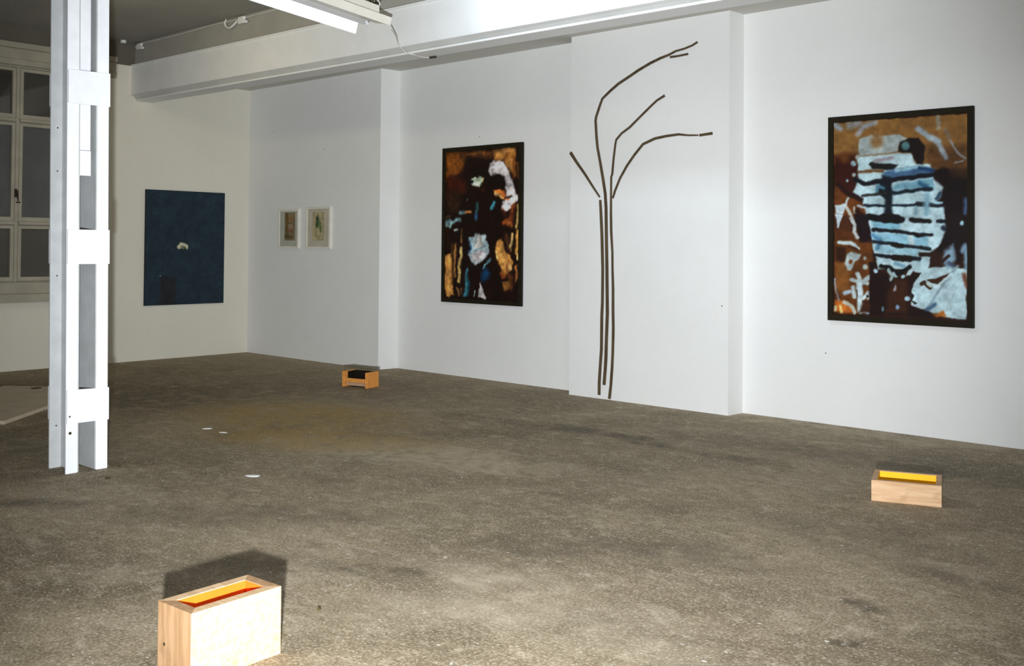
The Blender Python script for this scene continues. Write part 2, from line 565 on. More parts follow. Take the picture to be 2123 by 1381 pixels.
def beam_part(name, prof_fn, m, x0=XB + 0.0, x1=XR):
    A = [(x0 - XB, y - 6.33, z - ZC) for y, z in prof_fn(x0)]
    B = [(x1 - XB, y - 6.33, z - ZC) for y, z in prof_fn(x1)]
    return MB().loft(A, B).build(name, m, beam)


def zf(x): return 3.392 - 0.0072 * (x - XB)      # bottom edge of the face
def zb(x): return 3.318 - 0.0055 * (x - XB)      # soffit
def zl(x): return 3.765 - 0.0070 * (x - XB)      # ledge


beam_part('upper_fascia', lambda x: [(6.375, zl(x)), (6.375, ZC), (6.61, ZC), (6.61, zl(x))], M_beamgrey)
beam_part('ledge_moulding', lambda x: [(6.315, zl(x) - 0.012), (6.315, zl(x) + 0.006), (6.345, zl(x) + 0.02),
                                       (6.372, zl(x) + 0.022), (6.372, zl(x) - 0.012)], M_beam)
beam_part('beam_face', lambda x: [(6.33, zf(x)), (6.33, zl(x) - 0.012), (6.61, zl(x) - 0.012), (6.61, zf(x))], M_beam)
beam_part('cove', lambda x: [(6.345, zf(x) - 0.004), (6.345, zf(x)), (6.60, zf(x)), (6.60, zb(x) + 0.022),
                             (6.40, zb(x) + 0.022)], M_cove)
beam_part('flange', lambda x: [(6.385, zb(x) + 0.004), (6.385, zb(x) + 0.018), (6.392, zb(x) + 0.022),
                               (6.62, zb(x) + 0.022), (6.62, zb(x)), (6.39, zb(x))], M_beam)

# ================================================================== COLUMN
col = tag(empty('steel_column', (-6.64, 3.0, 0)), 'white painted steel column of two channels joined by plates', 'column')


def lean(mbx):
    mbx.v = [(x, y - 0.0118 * z, z) for x, y, z in mbx.v]
    return mbx


for side in (0, 1):
    # two channels set back to back, flanges outwards
    yw0, yw1 = ((0.062, 0.070) if side == 0 else (0.178, 0.186))
    yo = -0.015 if side == 0 else 0.264
    fy0, fy1 = (yo, yw0) if side == 0 else (yw1, yo)
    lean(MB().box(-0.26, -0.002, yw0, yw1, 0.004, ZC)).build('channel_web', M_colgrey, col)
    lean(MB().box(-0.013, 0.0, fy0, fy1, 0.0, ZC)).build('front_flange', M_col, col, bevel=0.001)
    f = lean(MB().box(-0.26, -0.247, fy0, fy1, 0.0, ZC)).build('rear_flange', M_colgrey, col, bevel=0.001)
    f['label'] = 'greyer rear flange set back'
for (z0, z1, t0, t1) in ((0.325, 0.545, 0.0, -0.006), (1.362, 1.588, 0, 0), (2.412, 2.632, 0.0, 0.004), ):
    for x0, x1 in ((0.001, 0.013), (-0.274, -0.261)):
        p = MB().hexa([(x0, -0.014, z0), (x1, -0.014, z0), (x1, 0.268, z0 + t0), (x0, 0.268, z0 + t0),
                       (x0, -0.014, z1), (x1, -0.014, z1), (x1, 0.268, z1 + t1), (x0, 0.268, z1 + t1)])
        lean(p).build('batten_plate', M_col, col, bevel=0.0015)
lean(MB().box(-0.030, -0.020, 0.070, 0.152, 1.945, 2.110)).build('infill_panel', M_col, col, bevel=0.001)
lean(MB().box(-0.033, -0.023, 0.070, 0.150, 2.113, ZC)).build('infill_panel', M_col, col, bevel=0.001)
for (y, z, r) in ((0.012, 0.262, 0.010), (0.004, 0.372, 0.006)):
    x = 0.002 if z < 0.3 else 0.0145
    lean(MB().tube([(x - 0.003, y, z), (x, y, z)], r, 10)).build('bolt_hole', M_hole, col)
for z in (0.28, 1.28, 1.98, 2.27):
    lean(MB().tube([(-0.248, 0.03, z), (-0.244, 0.03, z)], 0.005, 8)).build('bolt_hole', M_hole, col)

# ================================================================== PRINTS (flat artworks, coloured per vertex)
LEFT_PRINT = [
('p',[(0.042,1.748),(0.252,1.74),(0.376,1.686),(0.358,1.556),(0.235,1.474),(0.046,1.423)],0.0,(96,52,12),0.0284),
('p',[(0.252,1.743),(0.815,1.733),(0.855,1.639),(0.458,1.681),(0.284,1.669)],0.0,(70,36,12),0.0213),
('l',[(0.397,1.706),(0.756,1.712)],0.0199,(110,66,28),0.0142),
('p',[(0.814,1.747),(1.153,1.741),(1.156,1.437),(1.067,1.468),(0.98,1.598),(0.836,1.612)],0.0,(146,96,44),0.0213),
('l',[(1.064,1.691),(1.008,1.631)],0.0355,(120,66,20),0.0177),
('l',[(1.131,1.646),(1.133,1.424)],0.0284,(118,60,16),0.0142),
('p',[(0.057,1.445),(0.235,1.474),(0.38,1.396),(0.382,1.288),(0.258,1.255),(0.069,1.319)],0.0,(52,16,4),0.0355),
('l',[(1.192,1.559),(1.2,1.407)],0.0213,(84,46,12),0.0099),
('p',[(0.758,1.595),(0.806,1.613),(0.961,1.595),(1.009,1.54),(1.058,1.455),(1.124,1.369),(1.168,1.229),(1.192,1.187),(1.187,1.153),(1.118,1.113),(1.109,1.071),(1.034,1.045),(0.957,1.067),(0.956,1.158),(1.013,1.171),(1.013,1.234),(1.002,1.331),(0.982,1.402),(0.905,1.468),(0.789,1.462),(0.744,1.503)],0.0,(186,178,178),0.0099),
('p',[(0.759,1.467),(0.886,1.465),(0.982,1.409),(1.002,1.331),(0.993,1.262),(0.839,1.288),(0.751,1.368)],0.0,(14,4,2),0.0114),
('p',[(0.82,1.288),(0.917,1.292),(0.993,1.269),(1.013,1.206),(1.089,1.211),(1.051,1.163),(0.956,1.183),(0.86,1.224)],0.0,(196,104,42),0.0085),
('l',[(0.849,1.252),(0.956,1.193)],0.0213,(190,160,100),0.0085),
('l',[(1.004,1.192),(1.089,1.207)],0.0185,(40,36,32),0.0071),
('p',[(0.481,1.436),(0.521,1.445),(0.572,1.418),(0.622,1.444),(0.671,1.428),(0.662,1.379),(0.603,1.338),(0.523,1.337),(0.482,1.364)],0.0,(170,186,160),0.0085),
('e',[(0.492,1.392)],0.0227,(6,14,18),0.0085),
('l',[(0.661,1.436),(0.667,1.393)],0.0114,(210,160,90),0.0057),
('e',[(0.663,1.283)],0.017,(90,30,10),0.0128),
('e',[(0.407,1.168)],0.0114,(80,80,70),0.0057),
('l',[(0.192,1.14),(0.162,1.067)],0.0185,(70,42,18),0.0099),
('l',[(0.282,1.044),(0.364,1.035)],0.0355,(84,116,122),0.0128),
('l',[(0.375,1.038),(0.466,1.041)],0.0284,(176,112,60),0.0099),
('l',[(0.571,1.132),(0.557,1.046),(0.548,0.961)],0.0369,(44,92,96),0.0142),
('e',[(0.557,0.982)],0.0284,(40,70,120),0.0142),
('l',[(0.831,1.147),(0.793,1.07)],0.0327,(60,140,156),0.0099),
('l',[(1.197,1.104),(1.207,1.021),(1.195,0.905)],0.0312,(160,138,76),0.0099),
('l',[(1.127,1.106),(1.119,1.023)],0.0185,(110,64,26),0.0085),
('p',[(0.959,0.928),(1.006,0.962),(1.11,0.961),(1.13,0.898),(0.969,0.899)],0.0,(140,66,24),0.0142),
('l',[(0.053,0.937),(0.138,0.929),(0.283,0.956)],0.0355,(96,132,136),0.0156),
('l',[(0.052,0.981),(0.116,0.988)],0.0185,(90,60,34),0.0099),
('l',[(0.035,0.903),(0.143,0.887),(0.164,0.932)],0.0321,(120,156,150),0.0117),
('l',[(0.208,0.845),(0.262,0.843)],0.0161,(150,170,160),0.0073),
('p',[(0.421,0.763),(0.514,0.77),(0.555,0.792),(0.688,0.774),(0.714,0.715),(0.75,0.65),(0.761,0.585),(0.692,0.519),(0.56,0.436),(0.466,0.486),(0.413,0.537),(0.465,0.619)],0.0,(140,156,160),0.0102),
('p',[(0.545,0.77),(0.648,0.766),(0.66,0.635),(0.547,0.627)],0.0,(158,154,148),0.0146),
('p',[(0.486,0.575),(0.69,0.606),(0.701,0.548),(0.57,0.459),(0.476,0.523)],0.0,(186,178,178),0.0117),
('l',[(0.437,0.744),(0.475,0.626),(0.423,0.574)],0.019,(40,86,120),0.0088),
('l',[(0.547,0.612),(0.73,0.665)],0.0161,(96,124,134),0.0102),
('l',[(0.772,0.52),(0.712,0.461),(0.673,0.402)],0.0248,(90,140,150),0.0088),
('e',[(0.704,0.337)],0.0555,(10,50,84),0.0263),
('e',[(0.684,0.286)],0.0336,(8,40,70),0.0219),
('l',[(0.416,0.36),(0.396,0.271),(0.377,0.085)],0.0336,(50,118,132),0.0131),
('l',[(0.427,0.264),(0.419,0.087)],0.0219,(16,70,90),0.0102),
('p',[(0.624,0.248),(0.645,0.19),(0.707,0.09),(0.697,0.065),(0.595,0.086),(0.589,0.166)],0.0,(176,170,168),0.0058),
('l',[(0.528,0.142),(0.523,0.083)],0.019,(140,160,156),0.0058),
('l',[(0.32,0.848),(0.317,0.692)],0.0219,(110,78,40),0.0088),
('p',[(0.04,0.525),(0.148,0.564),(0.162,0.317),(0.197,0.078),(0.079,0.073),(0.044,0.208)],0.0,(166,112,54),0.0102),
('l',[(0.227,0.669),(0.212,0.542),(0.2,0.288)],0.0321,(140,96,48),0.0102),
('l',[(0.307,0.625),(0.314,0.514)],0.0453,(176,156,98),0.0102),
('l',[(0.288,0.483),(0.279,0.364),(0.27,0.252)],0.0438,(176,146,84),0.0102),
('l',[(0.184,0.287),(0.208,0.078)],0.0146,(16,6,2),0.0073),
('l',[(0.249,0.17),(0.283,0.081)],0.0219,(120,84,50),0.0088),
('l',[(0.308,0.171),(0.314,0.105)],0.0146,(104,70,40),0.0073),
('p',[(0.889,0.716),(0.929,0.745),(0.988,0.666),(1.009,0.58),(1.087,0.553),(1.116,0.489),(1.118,0.397),(1.031,0.345),(0.973,0.308),(0.932,0.422),(0.872,0.507),(0.851,0.593)],0.0,(172,118,56),0.0102),
('l',[(0.871,0.586),(0.892,0.514)],0.0161,(190,176,110),0.0058),
('e',[(1.069,0.417)],0.0321,(190,156,100),0.0131),
('l',[(0.943,0.343),(0.992,0.323)],0.0438,(120,56,22),0.0146),
('l',[(1.113,0.787),(1.099,0.716),(1.091,0.624)],0.038,(168,140,86),0.0102),
('l',[(1.044,0.909),(1.112,0.887)],0.0438,(140,76,32),0.0146),
('l',[(1.131,0.951),(1.148,0.667),(1.143,0.242)],0.0131,(20,8,2),0.0058),
('l',[(1.198,0.95),(1.179,0.879)],0.0365,(150,120,70),0.0102),
('l',[(1.199,0.823),(1.186,0.667),(1.193,0.526)],0.0409,(168,120,56),0.0102),
('l',[(1.197,0.582),(1.188,0.526)],0.0263,(190,160,100),0.0073),
('l',[(1.175,0.441),(1.185,0.363),(1.176,0.285)],0.0336,(156,94,46),0.0102),
('p',[(0.974,0.251),(1.071,0.268),(1.091,0.197),(0.994,0.159)],0.0,(120,76,34),0.0131),
('p',[(0.059,1.261),(0.258,1.255),(0.291,1.123),(0.157,1.053),(0.062,1.04)],0.0,(40,20,8),0.0426),
('l',[(1.137,1.099),(1.101,0.954)],0.0497,(100,44,18),0.0241),
('l',[(0.967,1.067),(1.015,1.011)],0.0284,(90,34,12),0.0213),
('l',[(0.168,0.662),(0.16,0.436),(0.174,0.212)],0.0219,(92,58,24),0.0161),
('l',[(0.057,0.827),(0.103,0.661)],0.0657,(36,16,6),0.0438),
('l',[(1.007,0.773),(1.067,0.609)],0.0438,(70,40,18),0.0248),
('l',[(0.991,0.451),(1.09,0.311),(1.11,0.205)],0.0438,(96,52,22),0.0248),
('l',[(0.95,0.551),(1.001,0.409)],0.019,(196,150,80),0.0146),
('l',[(0.116,0.496),(0.108,0.285),(0.132,0.098)],0.019,(188,136,70),0.0131),
('e',[(0.61,0.562)],0.0365,(188,178,178),0.0219),
('l',[(0.597,0.788),(0.588,0.678)],0.0219,(170,170,166),0.0131),
('l',[(0.883,1.694),(1.092,1.707)],0.0241,(164,112,60),0.0185),
('l',[(0.097,1.612),(0.203,1.505)],0.0426,(120,64,18),0.0284)]
RIGHT_PRINT = [
('p',[(0.04,1.689),(1.155,1.681),(1.155,1.244),(0.86,1.27),(0.037,1.323)],0.0,(122,86,42),0.007),
('p',[(0.827,1.448),(1.152,1.428),(1.152,1.191),(0.827,1.218)],0.0,(84,54,26),0.042),
('l',[(0.051,1.674),(0.104,1.634)],0.042,(140,150,160),0.0175),
('l',[(0.179,1.658),(0.267,1.672)],0.056,(132,132,130),0.0245),
('l',[(0.26,1.581),(0.311,1.641),(0.412,1.661)],0.042,(142,144,150),0.0196),
('l',[(0.919,1.677),(0.926,1.589)],0.035,(136,128,110),0.0154),
('l',[(0.759,1.588),(0.847,1.527),(0.92,1.482),(0.959,1.4),(0.985,1.345)],0.0434,(134,146,154),0.014),
('l',[(0.847,1.514),(0.92,1.476)],0.042,(150,166,172),0.014),
('l',[(1.018,1.476),(1.076,1.386),(1.133,1.324)],0.0182,(134,132,136),0.0084),
('l',[(0.979,1.572),(1.011,1.49)],0.0252,(110,96,80),0.0154),
('l',[(1.063,1.301),(1.114,1.305)],0.0154,(130,126,124),0.007),
('p',[(0.275,1.537),(0.383,1.565),(0.412,1.543),(0.609,1.557),(0.674,1.512),(0.623,1.474),(0.602,1.413),(0.511,1.397),(0.282,1.382),(0.26,1.439)],0.0,(150,160,158),0.0098),
('e',[(0.426,1.507)],0.0546,(130,100,62),0.028),
('l',[(0.238,1.377),(0.588,1.4)],0.021,(110,76,36),0.0112),
('p',[(0.045,1.409),(0.238,1.412),(0.268,1.284),(0.217,1.059),(0.18,1.074),(0.053,1.164)],0.0,(48,14,8),0.035),
('e',[(0.142,1.382)],0.042,(90,50,16),0.028),
('p',[(0.253,1.383),(0.595,1.4),(0.719,1.4),(0.733,1.317),(0.86,1.297),(0.893,1.175),(0.972,1.105),(0.979,0.851),(0.341,0.859),(0.298,1.022),(0.21,1.081),(0.268,1.199)],0.0,(168,194,200),0.0098),
('p',[(0.616,1.481),(0.691,1.517),(0.759,1.513),(0.813,1.448),(0.813,1.354),(0.8,1.294),(0.753,1.303),(0.726,1.358),(0.712,1.403),(0.609,1.409)],0.0,(18,10,8),0.0084),
('e',[(0.664,1.457)],0.0308,(80,124,128),0.0112),
('p',[(0.362,1.321),(0.384,1.338),(0.609,1.303),(0.568,1.263),(0.384,1.278)],0.0,(18,18,18),0.0084),
('l',[(0.412,1.347),(0.553,1.361)],0.028,(140,130,136),0.014),
('l',[(0.268,1.262),(0.476,1.26)],0.0238,(96,62,28),0.0098),
('p',[(0.476,1.253),(0.733,1.29),(0.893,1.255),(0.893,1.209),(0.568,1.187),(0.476,1.205)],0.0,(60,92,124),0.0154),
('l',[(0.595,1.255),(0.76,1.282)],0.0238,(130,170,182),0.0112),
('l',[(0.78,1.267),(0.887,1.242)],0.028,(20,48,86),0.0126),
('l',[(0.239,1.2),(0.326,1.158),(0.441,1.171),(0.623,1.192),(0.893,1.205)],0.0266,(12,14,20),0.0084),
('p',[(0.469,1.226),(0.554,1.202),(0.554,0.856),(0.484,0.857),(0.498,1.017),(0.427,1.095)],0.0,(10,16,24),0.014),
('p',[(0.582,1.152),(0.88,1.182),(0.893,1.101),(0.554,1.105)],0.0,(104,150,166),0.014),
('l',[(0.78,1.145),(0.827,1.11)],0.035,(36,80,110),0.0154),
('l',[(0.427,1.095),(0.427,1.13),(0.484,1.121)],0.028,(70,120,140),0.014),
('l',[(0.554,1.078),(0.692,1.087),(0.867,1.095)],0.0224,(14,24,34),0.0084),
('l',[(0.297,1.057),(0.427,1.067),(0.498,1.079)],0.0154,(30,30,30),0.0084),
('l',[(0.319,0.976),(0.54,0.971),(0.76,0.97)],0.0154,(16,24,34),0.007),
('l',[(0.76,0.977),(0.972,0.962)],0.0238,(20,26,34),0.0084),
('l',[(0.568,0.884),(0.946,0.872)],0.014,(150,186,196),0.007),
('l',[(0.834,1.042),(0.834,0.881)],0.042,(110,150,164),0.021),
('l',[(0.746,0.95),(0.753,0.882)],0.021,(120,160,172),0.0112),
('p',[(0.9,1.248),(0.972,1.265),(1.155,1.191),(1.155,0.849),(0.972,0.851),(0.979,0.959),(0.913,1.0),(0.972,1.105),(0.893,1.175)],0.0,(16,4,4),0.0182),
('p',[(1.024,1.25),(1.152,1.244),(1.152,1.178),(1.024,1.196)],0.0,(50,30,12),0.028),
('l',[(0.939,1.066),(0.907,1.014)],0.021,(30,60,80),0.0084),
('l',[(0.953,0.986),(0.893,0.987)],0.0168,(140,176,190),0.007),
('l',[(1.139,1.001),(1.133,0.896)],0.028,(60,84,116),0.014),
('e',[(0.22,1.332)],0.021,(150,180,190),0.0084),
('e',[(0.257,1.383)],0.0154,(150,160,160),0.007),
('e',[(0.231,1.239)],0.0168,(160,170,170),0.007),
('e',[(0.172,1.192)],0.0112,(130,160,170),0.0056),
('p',[(0.053,1.15),(0.18,1.103),(0.268,1.015),(0.327,0.958),(0.327,0.859),(0.053,0.862)],0.0,(92,48,14),0.014),
('l',[(0.083,1.156),(0.195,1.067),(0.29,1.022)],0.028,(30,10,6),0.0112),
('p',[(0.053,0.974),(0.143,0.99),(0.173,1.053),(0.188,1.046),(0.136,0.926),(0.106,0.862),(0.076,0.862)],0.0,(172,186,190),0.007),
('l',[(0.158,0.961),(0.203,0.897)],0.0238,(170,170,160),0.007),
('l',[(0.225,0.953),(0.239,0.91)],0.0182,(160,160,150),0.007),
('l',[(0.261,0.97),(0.327,0.961)],0.0182,(150,160,166),0.0056),
('l',[(0.261,0.924),(0.298,0.888)],0.035,(40,14,4),0.0098),
('p',[(0.055,0.772),(0.393,0.77),(0.394,0.073),(0.057,0.056)],0.0,(88,46,12),0.0099),
('p',[(0.055,0.903),(0.17,0.901),(0.223,0.756),(0.055,0.757)],0.0,(66,32,12),0.0142),
('p',[(0.23,0.901),(0.363,0.899),(0.393,0.756),(0.393,0.67),(0.275,0.67),(0.245,0.814)],0.0,(22,6,10),0.0128),
('p',[(0.063,0.903),(0.132,0.902),(0.094,0.779),(0.078,0.793)],0.0,(166,182,188),0.0057),
('p',[(0.063,0.757),(0.193,0.756),(0.163,0.684),(0.071,0.662)],0.0,(74,36,12),0.0213),
('p',[(0.063,0.625),(0.155,0.626),(0.148,0.495),(0.064,0.509)],0.0,(40,18,6),0.0185),
('p',[(0.064,0.494),(0.155,0.496),(0.201,0.395),(0.194,0.251),(0.126,0.205),(0.064,0.246)],0.0,(110,66,26),0.0213),
('l',[(0.207,0.872),(0.238,0.814),(0.23,0.756),(0.26,0.706)],0.0312,(176,184,180),0.0071),
('l',[(0.094,0.666),(0.2,0.662),(0.268,0.612)],0.0284,(170,184,184),0.0071),
('l',[(0.185,0.633),(0.275,0.595)],0.0142,(60,30,10),0.0057),
('p',[(0.163,0.561),(0.201,0.583),(0.29,0.562),(0.275,0.526),(0.238,0.497),(0.201,0.424),(0.171,0.431),(0.148,0.495)],0.0,(160,174,174),0.0099),
('e',[(0.201,0.504)],0.0199,(110,60,24),0.0085),
('e',[(0.324,0.459)],0.0213,(160,176,176),0.0085),
('e',[(0.379,0.471)],0.0199,(166,180,180),0.0071),
('e',[(0.324,0.534)],0.0156,(150,156,150),0.0085),
('l',[(0.261,0.397),(0.298,0.326),(0.357,0.378)],0.0383,(172,186,186),0.0085),
('l',[(0.209,0.352),(0.276,0.333),(0.342,0.32)],0.0312,(168,182,182),0.0085),
('l',[(0.276,0.325),(0.276,0.182),(0.291,0.09)],0.0497,(174,190,194),0.0085),
('l',[(0.224,0.288),(0.231,0.209)],0.0355,(170,184,186),0.0085),
('l',[(0.145,0.235),(0.194,0.251)],0.0312,(150,170,184),0.0099),
('l',[(0.306,0.198),(0.35,0.249),(0.35,0.206)],0.0284,(168,184,186),0.0071),
('e',[(0.343,0.22)],0.0128,(40,20,10),0.0043),
('l',[(0.257,0.267),(0.254,0.167)],0.0099,(60,50,40),0.0043),
('p',[(0.057,0.173),(0.149,0.17),(0.224,0.108),(0.224,0.072),(0.057,0.078)],0.0,(180,96,30),0.017),
('l',[(0.065,0.115),(0.065,0.079)],0.0199,(190,190,150),0.0071),
('l',[(0.111,0.124),(0.118,0.074)],0.0241,(200,180,110),0.0085),
('l',[(0.141,0.162),(0.224,0.115),(0.239,0.073)],0.0312,(176,180,166),0.0085),
('l',[(0.299,0.097),(0.35,0.078)],0.0284,(140,170,196),0.0099),
('l',[(0.056,0.355),(0.072,0.261),(0.091,0.174)],0.0128,(130,130,140),0.0057),
('p',[(0.276,0.075),(0.306,0.183),(0.365,0.186),(0.365,0.079)],0.0,(50,24,10),0.0142),
('p',[(0.356,0.899),(0.978,0.889),(0.985,0.767),(0.952,0.665),(0.878,0.569),(0.844,0.466),(1.025,0.483),(1.142,0.458),(1.145,0.064),(0.992,0.07),(0.844,0.123),(0.707,0.158),(0.7,0.248),(0.728,0.339),(0.783,0.423),(0.637,0.448),(0.437,0.444),(0.415,0.543),(0.378,0.72)],0.0,(168,194,200),0.0071),
('p',[(0.393,0.841),(0.622,0.839),(0.608,0.769),(0.393,0.784)],0.0,(112,160,176),0.0142),
('p',[(0.393,0.749),(0.844,0.727),(0.844,0.637),(0.538,0.664),(0.422,0.692)],0.0,(124,168,184),0.0142),
('l',[(0.393,0.727),(0.451,0.685),(0.437,0.621)],0.0327,(60,110,140),0.0185),
('p',[(0.466,0.649),(0.776,0.616),(0.776,0.561),(0.637,0.566),(0.451,0.585)],0.0,(140,178,190),0.017),
('l',[(0.706,0.72),(0.713,0.657)],0.0426,(176,198,202),0.0114),
('l',[(0.356,0.877),(0.494,0.861),(0.636,0.856)],0.0398,(10,8,10),0.0085),
('l',[(0.494,0.868),(0.594,0.864)],0.054,(10,6,8),0.0085),
('l',[(0.713,0.859),(0.782,0.844),(0.857,0.84)],0.0241,(16,14,14),0.0071),
('l',[(0.918,0.839),(0.978,0.832)],0.0213,(20,24,34),0.0071),
('l',[(0.393,0.77),(0.608,0.758),(0.748,0.734),(0.871,0.725)],0.0213,(16,16,20),0.0071),
('l',[(0.748,0.732),(0.762,0.727)],0.027,(14,10,10),0.0071),
('l',[(0.4,0.677),(0.538,0.66),(0.707,0.637),(0.858,0.617)],0.0199,(20,26,32),0.0071),
('l',[(0.552,0.653),(0.637,0.643)],0.027,(16,12,10),0.0071),
('l',[(0.415,0.56),(0.538,0.551),(0.637,0.538),(0.776,0.533)],0.0241,(16,20,26),0.0071),
('l',[(0.566,0.545),(0.693,0.536)],0.0383,(22,12,6),0.0071),
('l',[(0.58,0.496),(0.651,0.476)],0.0256,(90,130,150),0.0142),
('l',[(0.459,0.465),(0.538,0.453),(0.602,0.412),(0.637,0.427),(0.696,0.47)],0.0241,(12,10,10),0.0071),
('l',[(0.789,0.568),(0.864,0.569),(0.932,0.617),(0.978,0.652)],0.0284,(36,18,8),0.0085),
('p',[(0.972,0.754),(0.985,0.889),(1.174,0.886),(1.149,0.632),(1.084,0.511),(1.057,0.524),(1.044,0.605),(0.932,0.59),(0.905,0.597),(0.952,0.665)],0.0,(20,8,8),0.0142),
('p',[(0.972,0.604),(1.044,0.659),(1.057,0.538),(0.998,0.455),(0.965,0.509)],0.0,(120,148,166),0.017),
('l',[(0.958,0.519),(1.011,0.571)],0.017,(40,26,20),0.0057),
('l',[(1.11,0.605),(1.136,0.652),(1.145,0.552),(1.136,0.472)],0.0327,(110,140,160),0.0142),
('l',[(1.011,0.51),(1.038,0.483)],0.0355,(60,76,100),0.017),
('l',[(0.958,0.781),(0.965,0.774)],0.0355,(30,40,60),0.0099),
('e',[(1.11,0.817)],0.017,(150,190,200),0.0071),
('p',[(0.83,0.37),(0.912,0.385),(1.031,0.429),(0.958,0.326),(0.878,0.344)],0.0,(54,30,12),0.0057),
('l',[(0.79,0.334),(0.817,0.349),(0.864,0.309)],0.0213,(50,34,20),0.0043),
('l',[(0.837,0.349),(0.871,0.316)],0.0128,(170,180,170),0.0043),
('l',[(1.071,0.484),(0.978,0.347),(0.831,0.13)],0.0185,(120,140,150),0.0099),
('l',[(0.898,0.18),(0.837,0.123)],0.0256,(60,90,120),0.0114),
('l',[(0.912,0.31),(1.031,0.416)],0.0213,(180,202,208),0.0085),
('l',[(1.123,0.418),(1.145,0.325)],0.0312,(100,60,40),0.0128),
('p',[(0.357,0.499),(0.415,0.5),(0.423,0.443),(0.509,0.403),(0.524,0.347),(0.609,0.377),(0.637,0.364),(0.693,0.38),(0.734,0.422),(0.783,0.423),(0.721,0.325),(0.707,0.255),(0.693,0.158),(0.797,0.128),(0.871,0.104),(0.878,0.07),(0.358,0.057)],0.0,(24,8,6),0.0071),
('p',[(0.559,0.362),(0.679,0.351),(0.679,0.095),(0.495,0.071),(0.51,0.22)],0.0,(52,24,10),0.0284),
('l',[(0.524,0.438),(0.552,0.39),(0.538,0.361)],0.0256,(140,160,160),0.0071),
('l',[(0.566,0.411),(0.588,0.384)],0.0241,(150,176,186),0.0071),
('e',[(0.644,0.382)],0.0156,(160,190,200),0.0071),
('p',[(0.665,0.386),(0.679,0.435),(0.734,0.45),(0.7,0.401)],0.0,(168,194,200),0.0057),
('e',[(0.415,0.429)],0.0185,(150,180,190),0.0071),
('l',[(0.574,0.306),(0.567,0.271)],0.0156,(140,140,150),0.0071),
('e',[(0.676,0.209)],0.0213,(150,180,196),0.0071),
('e',[(0.602,0.133)],0.0156,(120,150,180),0.0085),
('l',[(0.467,0.126),(0.47,0.105)],0.0185,(90,120,130),0.0071),
('p',[(0.707,0.269),(0.735,0.236),(0.714,0.2),(0.762,0.181),(0.742,0.167),(0.7,0.193)],0.0,(30,24,20),0.0043),
('p',[(0.885,0.098),(0.972,0.123),(0.992,0.076),(0.912,0.072)],0.0,(150,90,30),0.0099)]



def paint(w, h, nx, ny, base, ops, gain, seed, grain=0.10, softk=1.0, warp=1.0):
    xs = np.linspace(0, w, nx)
    ys = np.linspace(0, h, ny)
    X, Y = np.meshgrid(xs, ys)
    rng = np.random.RandomState(seed)

    def nz(s):
        gx, gy = int(w / s) + 3, int(h / s) + 3
        g = rng.rand(gy, gx) * 2 - 1
        fx, fy = X / s, Y / s
        ix, iy = fx.astype(int), fy.astype(int)
        tx, ty = fx - ix, fy - iy
        tx = tx * tx * (3 - 2 * tx)
        ty = ty * ty * (3 - 2 * ty)
        return (g[iy, ix] * (1 - tx) + g[iy, ix + 1] * tx) * (1 - ty) + (g[iy + 1, ix] * (1 - tx) + g[iy + 1, ix + 1] * tx) * ty
    WX = X + (nz(0.06) * 0.012 + nz(0.022) * 0.007 + nz(0.2) * 0.01) * warp
    WY = Y + (nz(0.06) * 0.012 + nz(0.022) * 0.007 + nz(0.2) * 0.01) * warp
    C = np.zeros((ny, nx, 3)) + np.array(base, float)

    def segd(ax, ay, bx, by):
        dx, dy = bx - ax, by - ay
        q = dx * dx + dy * dy + 1e-12
        t = np.clip(((WX - ax) * dx + (WY - ay) * dy) / q, 0, 1)
        return np.hypot(WX - ax - t * dx, WY - ay - t * dy)
    for kind, pts, wd_, colr, soft in ops:
        if kind == 'e':
            d = np.hypot(WX - pts[0][0], WY - pts[0][1]) - wd_
        else:
            d = np.full(X.shape, 1e9)
            n = len(pts)
            for i in range(n if kind == 'p' else n - 1):
                a, b = pts[i], pts[(i + 1) % n]
                d = np.minimum(d, segd(a[0], a[1], b[0], b[1]))
            if kind == 'p':
                ins = np.zeros(X.shape, bool)
                for i in range(n):
                    a, b = pts[i], pts[(i + 1) % n]
                    if a[1] == b[1]:
                        continue
                    cnd = ((a[1] > WY) != (b[1] > WY)) & (WX < (b[0] - a[0]) * (WY - a[1]) / (b[1] - a[1]) + a[0])
                    ins ^= cnd
                d = np.where(ins, -d, d)
            else:
                d = d - wd_ / 2 * (1.4 if sum(colr) < 110 else 1.0)
        s = max(soft * softk, 0.005)
        t = np.clip(0.5 - d / (2 * s), 0, 1)
        t = (t * t * (3 - 2 * t))[..., None]
        C = C * (1 - t) + np.array(colr, float) * t
    mot = 1 + grain * (nz(0.035) + 0.6 * nz(0.014) + 0.9 * nz(0.11))[..., None]
    C = np.clip(C * mot, 0, 255) / 255
    L = np.where(C <= 0.04045, C / 12.92, ((C + 0.055) / 1.055) ** 2.4) * gain
    return np.clip(L, 0, 0.92)


def print_mat(name, rough=0.45):
    t = NT(name)
    a = t.n('ShaderNodeVertexColor', layer_name='Col')
    return t.done(a.outputs['Color'], rough, 0.3)


M_print = print_mat('printed_paper')
M_canvas = print_mat('painted_canvas', 0.75)


